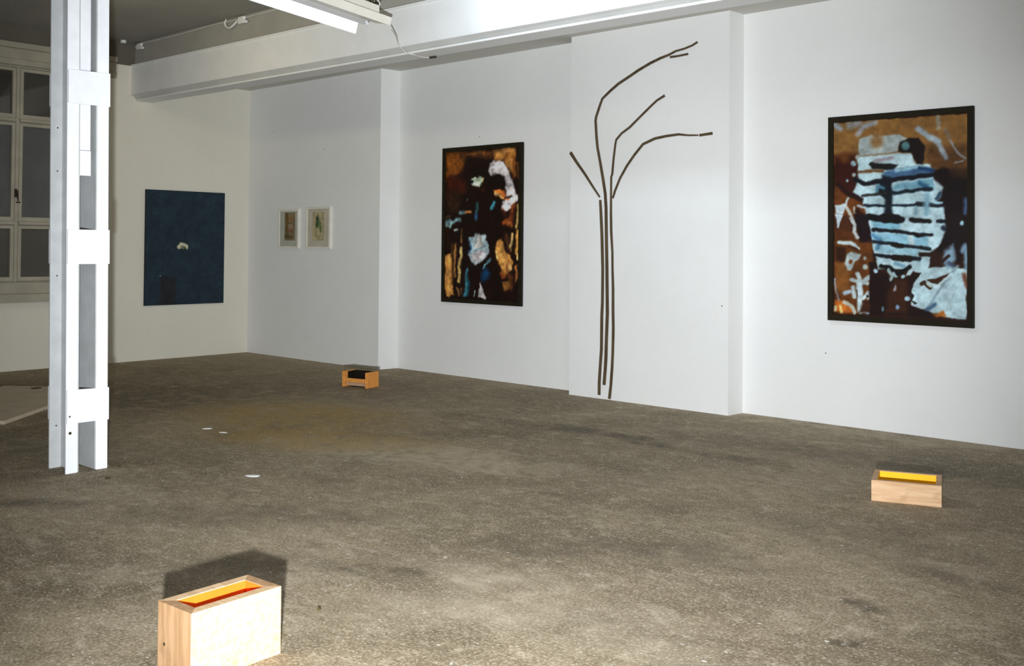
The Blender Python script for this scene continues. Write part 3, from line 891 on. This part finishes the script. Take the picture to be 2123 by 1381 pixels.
def sheet(name, w, h, C, m, parent, to3d):
    """a thin rectangular sheet whose front carries the colours"""
    ny, nx = C.shape[:2]
    vs, fs = [], []
    for j in range(ny):
        for i in range(nx):
            vs.append(to3d(w * i / (nx - 1), h * j / (ny - 1)))
    for j in range(ny - 1):
        for i in range(nx - 1):
            a = j * nx + i
            fs.append((a, a + 1, a + nx + 1, a + nx))
    me = bpy.data.meshes.new(name)
    me.from_pydata(vs, [], fs)
    at = me.color_attributes.new('Col', 'FLOAT_COLOR', 'POINT')
    buf = np.ones((ny * nx, 4), np.float32)
    buf[:, :3] = C.reshape(-1, 3)
    at.data.foreach_set('color', buf.ravel())
    me.materials.append(m)
    o = bpy.data.objects.new(name, me)
    COL.objects.link(o)
    if parent:
        o.parent = parent
    return o


def frame_mesh(w, h, fw, d, y0=0.0):
    """mitred picture frame, front towards -Y, lower left corner at the origin"""
    mb = MB()
    o = [(0, 0), (w, 0), (w, h), (0, h)]
    i = [(fw, fw), (w - fw, fw), (w - fw, h - fw), (fw, h - fw)]
    for k in range(4):
        a, b, c, e = o[k], o[(k + 1) % 4], i[(k + 1) % 4], i[k]
        mb.loft([(p[0], y0, p[1]) for p in (a, b, c, e)], [(p[0], y0 - d, p[1]) for p in (a, b, c, e)])
    return mb


def big_picture(name, x0, x1, z0, z1, ops, base, gain, seed, label, nx, ny, grain, softk):
    w, h = x1 - x0, z1 - z0
    r = tag(empty(name, (x0, YW - 0.002, z0)), label, 'picture')
    frame_mesh(w, h, 0.047, 0.034).build('picture_frame', M_darkframe, r)
    MB().box(0.03, w - 0.03, -0.018, -0.004, 0.03, h - 0.03).build('backing_board', M_black, r)
    C = paint(w, h, nx, ny, base, ops, gain, seed, grain, softk, 0.5 if softk < 1.5 else 1.1)
    m = 0.042
    i0, i1 = int(nx * m / w), int(nx * (1 - m / w))
    j0, j1 = int(ny * m / h), int(ny * (1 - m / h))
    sub = C[j0:j1, i0:i1]
    ww, hh = w * (i1 - 1 - i0) / (nx - 1), h * (j1 - 1 - j0) / (ny - 1)
    sheet('art_print', ww, hh, sub, M_print, r,
          lambda u, v: (w * i0 / (nx - 1) + u, -0.020, h * j0 / (ny - 1) + v))
    return r


big_picture('framed_print', -8.747, -7.488, 0.848, 2.643, LEFT_PRINT, (18, 5, 3), 1.55, 3,
            'tall dark-framed print of a shadowy brown and blue figure, left of the wall branches', 132, 240, 0.22, 1.7)
big_picture('framed_print', -3.955, -2.755, 0.893, 2.630, RIGHT_PRINT, (40, 18, 8), 1.12, 5,
            'large dark framed print with pale blue horizontal bands on the right bay', 190, 290, 0.10, 1.15)

# blue canvas on the window wall
BP = [('p', [(0.58, 0.80), (0.70, 0.83), (0.69, 0.76)], 0, (24, 38, 46), 0.02),
      ('l', [(0.475, 0.765), (0.505, 0.80), (0.545, 0.795), (0.575, 0.76)], 0.05, (170, 168, 140), 0.012),
      ('l', [(0.50, 0.765), (0.52, 0.745)], 0.03, (120, 118, 90), 0.012),
      ('e', [(0.545, 0.745)], 0.016, (50, 50, 30), 0.01),
      ('p', [(0.20, 0.0), (0.42, 0.0), (0.42, 0.36), (0.22, 0.36)], 0, (24, 26, 28), 0.02),  # dark reflection at the lower left, painted into the canvas colour
      ('e', [(0.215, 0.37)], 0.005, (150, 150, 120), 0.004)]
cv = paint(1.150, 1.498, 140, 182, (22, 36, 45), BP, 1.5, 9, 0.10)
root = tag(empty('blue_painting', (XB + 0.001, 6.542, 0.700)),
           'unframed dark navy painting with one small white blotch, on the window wall', 'painting')
MB().box(0, 0.022, 0, 1.150, 0, 1.498).build('stretcher', M_black, root)
sheet('canvas', 1.150, 1.498, cv, M_canvas, root, lambda u, v: (0.0235, u, v))

# two small framed drawings
d1 = [('l', [(0.02, 0.30), (0.19, 0.29)], 0.04, (96, 70, 44), 0.02), ('l', [(0.05, 0.05), (0.05, 0.38)], 0.05, (76, 60, 32), 0.02),
      ('e', [(0.12, 0.20)], 0.035, (112, 96, 80), 0.02), ('l', [(0.07, 0.15), (0.15, 0.13)], 0.03, (104, 60, 48), 0.02),
      ('l', [(0.03, 0.05), (0.18, 0.04)], 0.04, (70, 60, 40), 0.02), ('l', [(0.06, 0.24), (0.16, 0.25)], 0.02, (74, 66, 36), 0.01)]
d2 = [('p', [(0.08, 0.30), (0.11, 0.34), (0.13, 0.26), (0.11, 0.17), (0.06, 0.20)], 0, (26, 44, 24), 0.02),
      ('l', [(0.12, 0.26), (0.15, 0.16), (0.17, 0.12)], 0.035, (70, 80, 44), 0.015),
      ('l', [(0.07, 0.24), (0.06, 0.12), (0.08, 0.05)], 0.015, (96, 84, 60), 0.01),
      ('e', [(0.145, 0.22)], 0.02, (70, 92, 80), 0.012)]
for (x0, w, h, z0, mt, pr, base, dims, lab) in (
        (-11.650, 0.460, 0.520, 1.452, M_mat1, d1, (98, 84, 60), (0.135, 0.105, 0.235, 0.37),
         'small pale framed drawing with brown centre, left of the pair by the corner'),
        (-11.035, 0.520, 0.540, 1.452, M_mat2, d2, (128, 120, 92), (0.135, 0.105, 0.245, 0.37),
         'small pale framed drawing of a dark green shape, right of the pair by the corner')):
    r = tag(empty('small_framed_drawing', (x0, 8.083, z0)), lab, 'picture', 'small framed drawings in the corner')
    frame_mesh(w, h, 0.028, 0.030).build('picture_frame', M_whiteframe, r)
    MB().box(0.022, w - 0.022, -0.014, -0.003, 0.022, h - 0.022).build('mount_board', mt, r)
    C = paint(dims[2], dims[3], 60, 90, base, pr, 1.9, 12 + int(w * 100), 0.1)
    sheet('drawing', dims[2], dims[3], C, M_print, r, lambda u, v: (dims[0] + u, -0.0155, dims[1] + v))

# ================================================================== BRANCH WALL PIECE
BR = {
    'stem': [
        [(-5.138, 3.404, .017), (-5.198, 3.379, .016), (-5.282, 3.36, .016), (-5.375, 3.349, .017), (-5.453, 3.323, .020),
         (-5.547, 3.303, .0226), (-5.659, 3.27, .024), (-5.806, 3.214, .0243), (-5.905, 3.168, .0235), (-6.04, 3.109, .0247),
         (-6.142, 3.047, .0235), (-6.237, 2.98, .021), (-6.263, 2.926, .0237), (-6.314, 2.805, .0238), (-6.321, 2.763, .0235),
         (-6.307, 2.594, .025), (-6.294, 2.495, .0245), (-6.258, 2.34, .0255), (-6.221, 2.171, .0278), (-6.194, 2.032, .0285),
         (-6.183, 1.893, .0300), (-6.176, 1.61, .0318), (-6.167, 1.292, .0318), (-6.158, 0.85, .0330), (-6.167, 0.611, .0320),
         (-6.172, 0.42, .0333), (-6.179, 0.309, .032), (-6.193, 0.142, .032)],
        [(-6.256, 1.971, .024), (-6.243, 1.80, .029), (-6.231, 1.61, .0303), (-6.219, 1.291, .0287), (-6.220, 0.957, .0287),
         (-6.227, 0.813, .0303), (-6.228, 0.495, .0302), (-6.241, 0.336, .029), (-6.253, 0.16, .0303), (-6.254, 0.037, .0287)],
        [(-5.497, 2.942, .0212), (-5.585, 2.903, .0186), (-5.657, 2.853, .0187), (-5.803, 2.744, .0189), (-5.901, 2.67, .0204),
         (-6.002, 2.615, .0192), (-6.064, 2.557, .018), (-6.074, 2.51, .018), (-6.094, 2.373, .0193), (-6.109, 2.222, .0193),
         (-6.121, 2.195, .018), (-6.122, 2.029, .0195), (-6.122, 1.832, .023), (-6.117, 1.657, .0238),
         (-6.101, 1.452, .0206), (-6.098, 1.294, .020), (-6.090, 1.089, .0253), (-6.089, 0.899, .0268), (-6.084, 0.69, .027),
         (-6.089, 0.458, .0255), (-6.096, 0.316, .0268), (-6.11, 0.142, .0268), (-6.127, 0.012, .029)]],
    'branch': [
        [(-5.44, 3.300, .020), (-5.359, 3.300, .0184), (-5.239, 3.306, .0182)],
        [(-6.642, 2.464, .034), (-6.561, 2.362, .0284), (-6.452, 2.236, .0254), (-6.352, 2.109, .021), (-6.262, 2.000, .0167)],
        [(-6.100, 1.985, .018), (-6.075, 2.056, .022), (-6.015, 2.177, .0219), (-5.932, 2.297, .0232), (-5.841, 2.401, .023),
         (-5.743, 2.496, .0242), (-5.606, 2.541, .0253), (-5.479, 2.556, .0238), (-5.339, 2.563, .022), (-5.232, 2.547, .0169),
         (-5.125, 2.541, .0135)],
        [(-5.112, 2.539, .0225), (-4.975, 2.548, .0245)]]}
br = tag(empty('branch_wall_sculpture', (-6.2, 8.128, 0)),
         'brown plant-like wall piece of thin battens, three long stems and bent branches', 'sculpture')


def ribbon(pts, t0, t1, rng):
    mb = MB()
    n = len(pts)
    sides = []
    for i, (x, z, w) in enumerate(pts):
        a = Vector((pts[max(i - 1, 0)][0], pts[max(i - 1, 0)][1]))
        b = Vector((pts[min(i + 1, n - 1)][0], pts[min(i + 1, n - 1)][1]))
        d = (b - a).normalized()
        nn = Vector((-d.y, d.x)) * w / 2
        sides.append(((x + nn.x, z + nn.y), (x - nn.x, z - nn.y)))
    for i in range(n):
        (a, b) = sides[i]
        for (px, pz) in (a, b):
            mb.v.append((px + 6.2, t0, pz))
            mb.v.append((px + 6.2, t1, pz))
    for i in range(n - 1):
        k, m = i * 4, i * 4 + 4
        mb.f += [(k, k + 1, m + 1, m), (k + 2, m + 2, m + 3, k + 3), (k + 1, k + 3, m + 3, m + 1), (k, m, m + 2, k + 2)]
    mb.f += [(0, 2, 3, 1), (4 * n - 4, 4 * n - 3, 4 * n - 1, 4 * n - 2)]
    return mb


rng = random.Random(4)
for kind_, lst in BR.items():
    for q in lst:
        ribbon(q, 0.0, -0.011 if kind_ == 'stem' else -0.009, rng).build(kind_, M_twig, br)


# ================================================================== WOODEN BOXES
def open_box(name, loc, rz, w, d, h, t, wood_m, inner_m, label, base_t=0.02, end_m=None):
    end_m = end_m or wood_m
    """open-topped box, w along local x, d along local y"""
    r = tag(empty(name, loc, rz), label, 'box', None)
    def board(nm, plan, m):
        MB().loft([(x, y, 0) for x, y in plan], [(x, y, h) for x, y in plan]).build(nm, m, r, bevel=0.0008)
    board('front_board', [(0, 0), (w, 0), (w - t, t), (t, t)], wood_m)
    board('back_board', [(t, d - t), (w - t, d - t), (w, d), (0, d)], wood_m)
    board('end_board', [(0, 0), (t, t), (t, d - t), (0, d)], end_m)
    board('end_board', [(w, 0), (w, d), (w - t, d - t), (w - t, t)], end_m)
    MB().box(t, w - t, t, d - t, 0.002, base_t).build('base_board', wood_m, r)
    s = 0.0025
    lin_ = MB()
    lin_.box(t, w - t, t, t + s, base_t, h - 0.003)
    lin_.box(t, w - t, d - t - s, d - t, base_t, h - 0.003)
    lin_.box(t, t + s, t + s, d - t - s, base_t, h - 0.003)
    lin_.box(w - t - s, w - t, t + s, d - t - s, base_t, h - 0.003)
    lin_.box(t + s, w - t - s, t + s, d - t - s, base_t, base_t + s)
    lin_.build('painted_lining', inner_m, r)
    return r


b1 = open_box('wooden_box', (-3.163, 1.858, 0), math.radians(93.2), 0.379, 0.201, 0.246, 0.043, M_pine, M_orange,
              'tall pale pine box with orange inside, nearest on the floor', end_m=M_pineend)
MB().tube([(-0.0005, 0.158, 0.105), (-0.002, 0.158, 0.105)], 0.006, 10).build('knot', M_hole, b1)
open_box('wooden_box', (-2.575, 6.008, 0), math.radians(19.5), 0.388, 0.325, 0.124, 0.030, M_pine2, M_yellow,
         'low wooden box with bright yellow inside, on the floor below the right print')
b3 = tag(empty('wooden_box', (-8.722, 6.863, 0), math.radians(13.5)),
         'small orange-brown wooden box with black inside, on the floor by the far wall step', 'box')
MB().box(0, 0.034, 0, 0.195, 0, 0.163).build('end_board', M_pine3, b3, bevel=0.002)
MB().box(0.303, 0.337, 0, 0.195, 0, 0.163).build('end_board', M_pine3, b3, bevel=0.002)
MB().box(0.034, 0.303, 0.006, 0.028, 0.052, 0.092).build('front_rail', M_pine3, b3, bevel=0.002)
MB().box(0.034, 0.303, 0.040, 0.055, 0.012, 0.070).build('recessed_board', M_pale3, b3)
MB().box(0.034, 0.303, 0.178, 0.190, 0.02, 0.160).build('back_board', M_black, b3)
MB().box(0.034, 0.303, 0.055, 0.178, 0.052, 0.060).build('inner_shelf', M_black, b3)
for xx in (0.034, 0.300):
    MB().box(xx, xx + 0.003, 0.055, 0.178, 0.060, 0.158).build('black_lining', M_black, b3)

# ================================================================== BOARD ON THE FLOOR
bo = tag(empty('pale_board', (-8.80, 3.44, 0), 0), 'pale flat board lying on the dark floor behind the column', 'board')
u = Vector((-0.680, 0.734, 0))
v = Vector((-0.79, -0.613, 0))
P0 = Vector((0, 0, 0))
mb = MB()
c = [P0, P0 + u * 2.0, P0 + u * 2.0 + v * 1.02, P0 + v * 1.02]
mb.loft([(p.x, p.y, 0.0) for p in c], [(p.x, p.y, 0.032) for p in c])
mb.build('panel', M_board, bo, bevel=0.003)
for (x, y, a, b) in ((-10.55, 4.43, 0.075, 0.05), (-9.93, 3.73, 0.07, 0.045)):
    cc = Vector((x + 8.80, y - 3.44, 0))
    ring = [(cc.x + u.x * a * math.cos(q) + v.x * b * math.sin(q), cc.y + u.y * a * math.cos(q) + v.y * b * math.sin(q))
            for q in [2 * math.pi * k / 12 for k in range(12)]]
    MB().loft([(p[0], p[1], 0.0315) for p in ring], [(p[0], p[1], 0.0335) for p in ring]).build('worn_patch', M_boardhole, bo)

# ================================================================== CEILING FITTINGS
E = Vector((-7.262, 5.816, 0))
dv = Vector((-0.2638, 0.9646, 0))
pv = Vector((0.9646, 0.2638, 0))
fx = tag(empty('fluorescent_fixture', (E.x, E.y, 3.40)), 'hanging fluorescent light fixture with bright white side panel', 'light')


def along(prof, s0, s1):
    A = [(dv.x * s0 + pv.x * p, dv.y * s0 + pv.y * p, z - 3.40) for p, z in prof]
    B = [(dv.x * s1 + pv.x * p, dv.y * s1 + pv.y * p, z - 3.40) for p, z in prof]
    return MB().loft(A, B)


def lp(p, z, s):
    return (dv.x * s + pv.x * p, dv.y * s + pv.y * p, z - 3.40)


along([(0.0, 3.40), (0.025, 3.494), (0.033, 3.494), (0.008, 3.40)], -2.4, 0).build('lit_diffuser', M_diff, fx)
along([(0.026, 3.495), (0.026, 3.503), (0.235, 3.530), (0.235, 3.522)], -2.4, 0.02).build('reflector', M_plastic, fx)
MB().tube([lp(0.098, 3.488, -2.35), lp(0.098, 3.488, 0.02)], 0.013, 12).build('tube_lamp', M_tube, fx, smooth=False)
MB().tube([lp(0.105, 3.49, 0.02), lp(0.105, 3.49, 0.05)], 0.017, 12).build('lamp_holder', M_cap, fx)
MB().tube([lp(0.105, 3.505, 0.03), lp(0.105, 3.53, 0.03)], 0.012, 8).build('lamp_holder', M_cap, fx)
along([(0.150, 3.503), (0.150, 3.513), (0.232, 3.500), (0.232, 3.487)], -2.3, 0.10).build('side_lip', M_beige, fx)
along([(0.236, 3.483), (0.236, 3.548), (0.395, 3.508), (0.375, 3.440)], -2.4, 0.0).build('batten_housing', M_beige, fx)
along([(0.250, 3.549), (0.250, 3.60), (0.330, 3.60), (0.330, 3.535)], -2.4, -0.10).build('top_channel', M_beige, fx)
for s in (-0.14, -2.0):
    k = MB()
    k.hexa([lp(0.24, 3.60, s - 0.02), lp(0.34, 3.60, s - 0.02), lp(0.34, 3.60, s + 0.02), lp(0.24, 3.60, s + 0.02),
            lp(0.24, 3.62, s - 0.02), lp(0.34, 3.62, s - 0.02), lp(0.34, 3.62, s + 0.02), lp(0.24, 3.62, s + 0.02)])
    k.tube([lp(0.26, 3.62, s), lp(0.26, 4.049, s)], 0.007)
    k.tube([lp(0.32, 3.62, s), lp(0.32, 4.049, s)], 0.007)
    k.build('hanger', M_iron, fx)
gx = MB()
ring = []
for k in range(9):
    q = math.pi * k / 8
    ring.append(lp(0.30 + 0.035 * math.cos(q), 3.60 + 0.05 * math.sin(q), -0.10))
gx.tube(ring, 0.006)
gx.build('cable_loop', M_plastic, fx)

# supply cable from the fixture down over the flange
pts = spline([lp_ for lp_ in [(-6.925, 5.945, 3.425), (-7.09, 6.15, 3.41), (-7.22, 6.300, 3.37), (-7.17, 6.345, 3.30),
                              (-7.13, 6.41, 3.280), (-7.145, 6.50, 3.279), (-7.14, 6.58, 3.280), (-7.11, 6.60, 3.280)]], 6)
tag(MB().tube(pts, 0.0055, 8).build('power_cable', M_cable, smooth=True),
    'thin beige cable drooping from the light fixture over the beam edge', 'cable')
tag(MB().tube([(-7.12, 6.60, 3.279), (-7.04, 6.605, 3.277)], 0.011, 8).build('cable_clip', M_cabledark),
    'small dark clip ending the drooping cable under the beam', 'clip')

# surface cable along the top of the beam and its junction boxes
pts = spline([(-12.36, 6.362, 4.035), (-11.5, 6.362, 4.020), (-10.6, 6.362, 4.028), (-10.0, 6.362, 4.020), (-9.2, 6.362, 4.020),
              (-8.0, 6.362, 4.025), (-6.5, 6.362, 4.02)], 5)
tag(MB().tube(pts, 0.008, 6).build('surface_cable', M_cable, smooth=True),
    'pale cable clipped along the joint of ceiling and beam', 'cable')


def junction(loc, s, label, rz=0.0):
    r = tag(empty('junction_box', loc, rz), label, 'junction box', 'junction boxes by the beam')
    MB().box(-0.06 * s, 0.06 * s, -0.035 * s, 0.0, -0.04 * s, 0.04 * s).build('box_body', M_plastic, r, bevel=0.006 * s)
    MB().tube([(-0.06 * s, -0.018, 0.0), (-0.095 * s, -0.018, 0.004)], 0.014 * s, 8).build('cable_gland', M_plastic, r)
    MB().tube([(0.06 * s, -0.018, -0.01), (0.10 * s, -0.018, -0.03)], 0.016 * s, 8).build('cable_gland', M_plastic, r)
    return r


junction((-9.90, 6.352, 3.990), 0.95, 'white junction box with a looped cable at the top of the beam')
tag(MB().tube(spline([(-10.24, 6.35, 4.045), (-10.235, 6.33, 4.0), (-10.20, 6.33, 3.955), (-10.13, 6.33, 3.935), (-10.06, 6.33, 3.955),
                      (-10.00, 6.335, 3.988)], 6), 0.010, 8).build('cable_loop', M_plastic, smooth=True),
    'short white cable looping into the junction box on the beam', 'cable')
junction((-12.22, 6.36, 3.990), 0.9, 'white junction box in the corner where the beam meets the window wall')
jb = tag(MB().tube([(-12.30, 6.17, 4.049), (-12.30, 6.17, 4.015)], 0.035, 12).build('ceiling_socket', M_plastic),
         'small round white socket on the ceiling beside the column', 'socket')

# ================================================================== DEBRIS ON THE FLOOR
rng = random.Random(11)


def chip(x, y, a, b, h, m, name, label, cat, group):
    n = 9
    low, top = [], []
    for k in range(n):
        q = 2 * math.pi * k / n
        r = 1 + rng.uniform(-0.28, 0.28)
        low.append((a * r * math.cos(q), b * r * math.sin(q), 0))
        top.append((a * r * 0.7 * math.cos(q), b * r * 0.7 * math.sin(q), h * rng.uniform(0.7, 1)))
    o = MB().loft(low, top).build(name, m)
    o.location = (x, y, 0.0)
    o.rotation_euler.z = math.radians(42) + rng.uniform(-0.2, 0.2)
    tag(o, label, cat, group)


g1, g2 = 'plaster chips on the floor', 'dark crumbs on the floor'
chip(-5.747, 3.801, 0.050, 0.030, 0.006, M_chip, 'plaster_chip', 'largest white plaster chip, on the floor right of the column', 'chip', g1)
chip(-7.473, 4.513, 0.040, 0.022, 0.006, M_chip, 'plaster_chip', 'small white plaster chip, left of the two far ones', 'chip', g1)
chip(-7.232, 4.510, 0.030, 0.018, 0.005, M_chip, 'plaster_chip', 'small white plaster chip, right of the two far ones', 'chip', g1)
chip(-6.327, 3.113, 0.020, 0.012, 0.010, M_crumb, 'dark_crumb', 'dark crumb lying just in front of the column foot', 'crumb', g2)
chip(-6.611, 3.336, 0.017, 0.010, 0.008, M_crumb, 'dark_crumb', 'dark crumb lying right of the column foot', 'crumb', g2)
chip(-3.455, 2.615, 0.009, 0.012, 0.010, M_crumb, 'dark_crumb', 'dark crumb lying behind and right of the nearest box', 'crumb', g2)
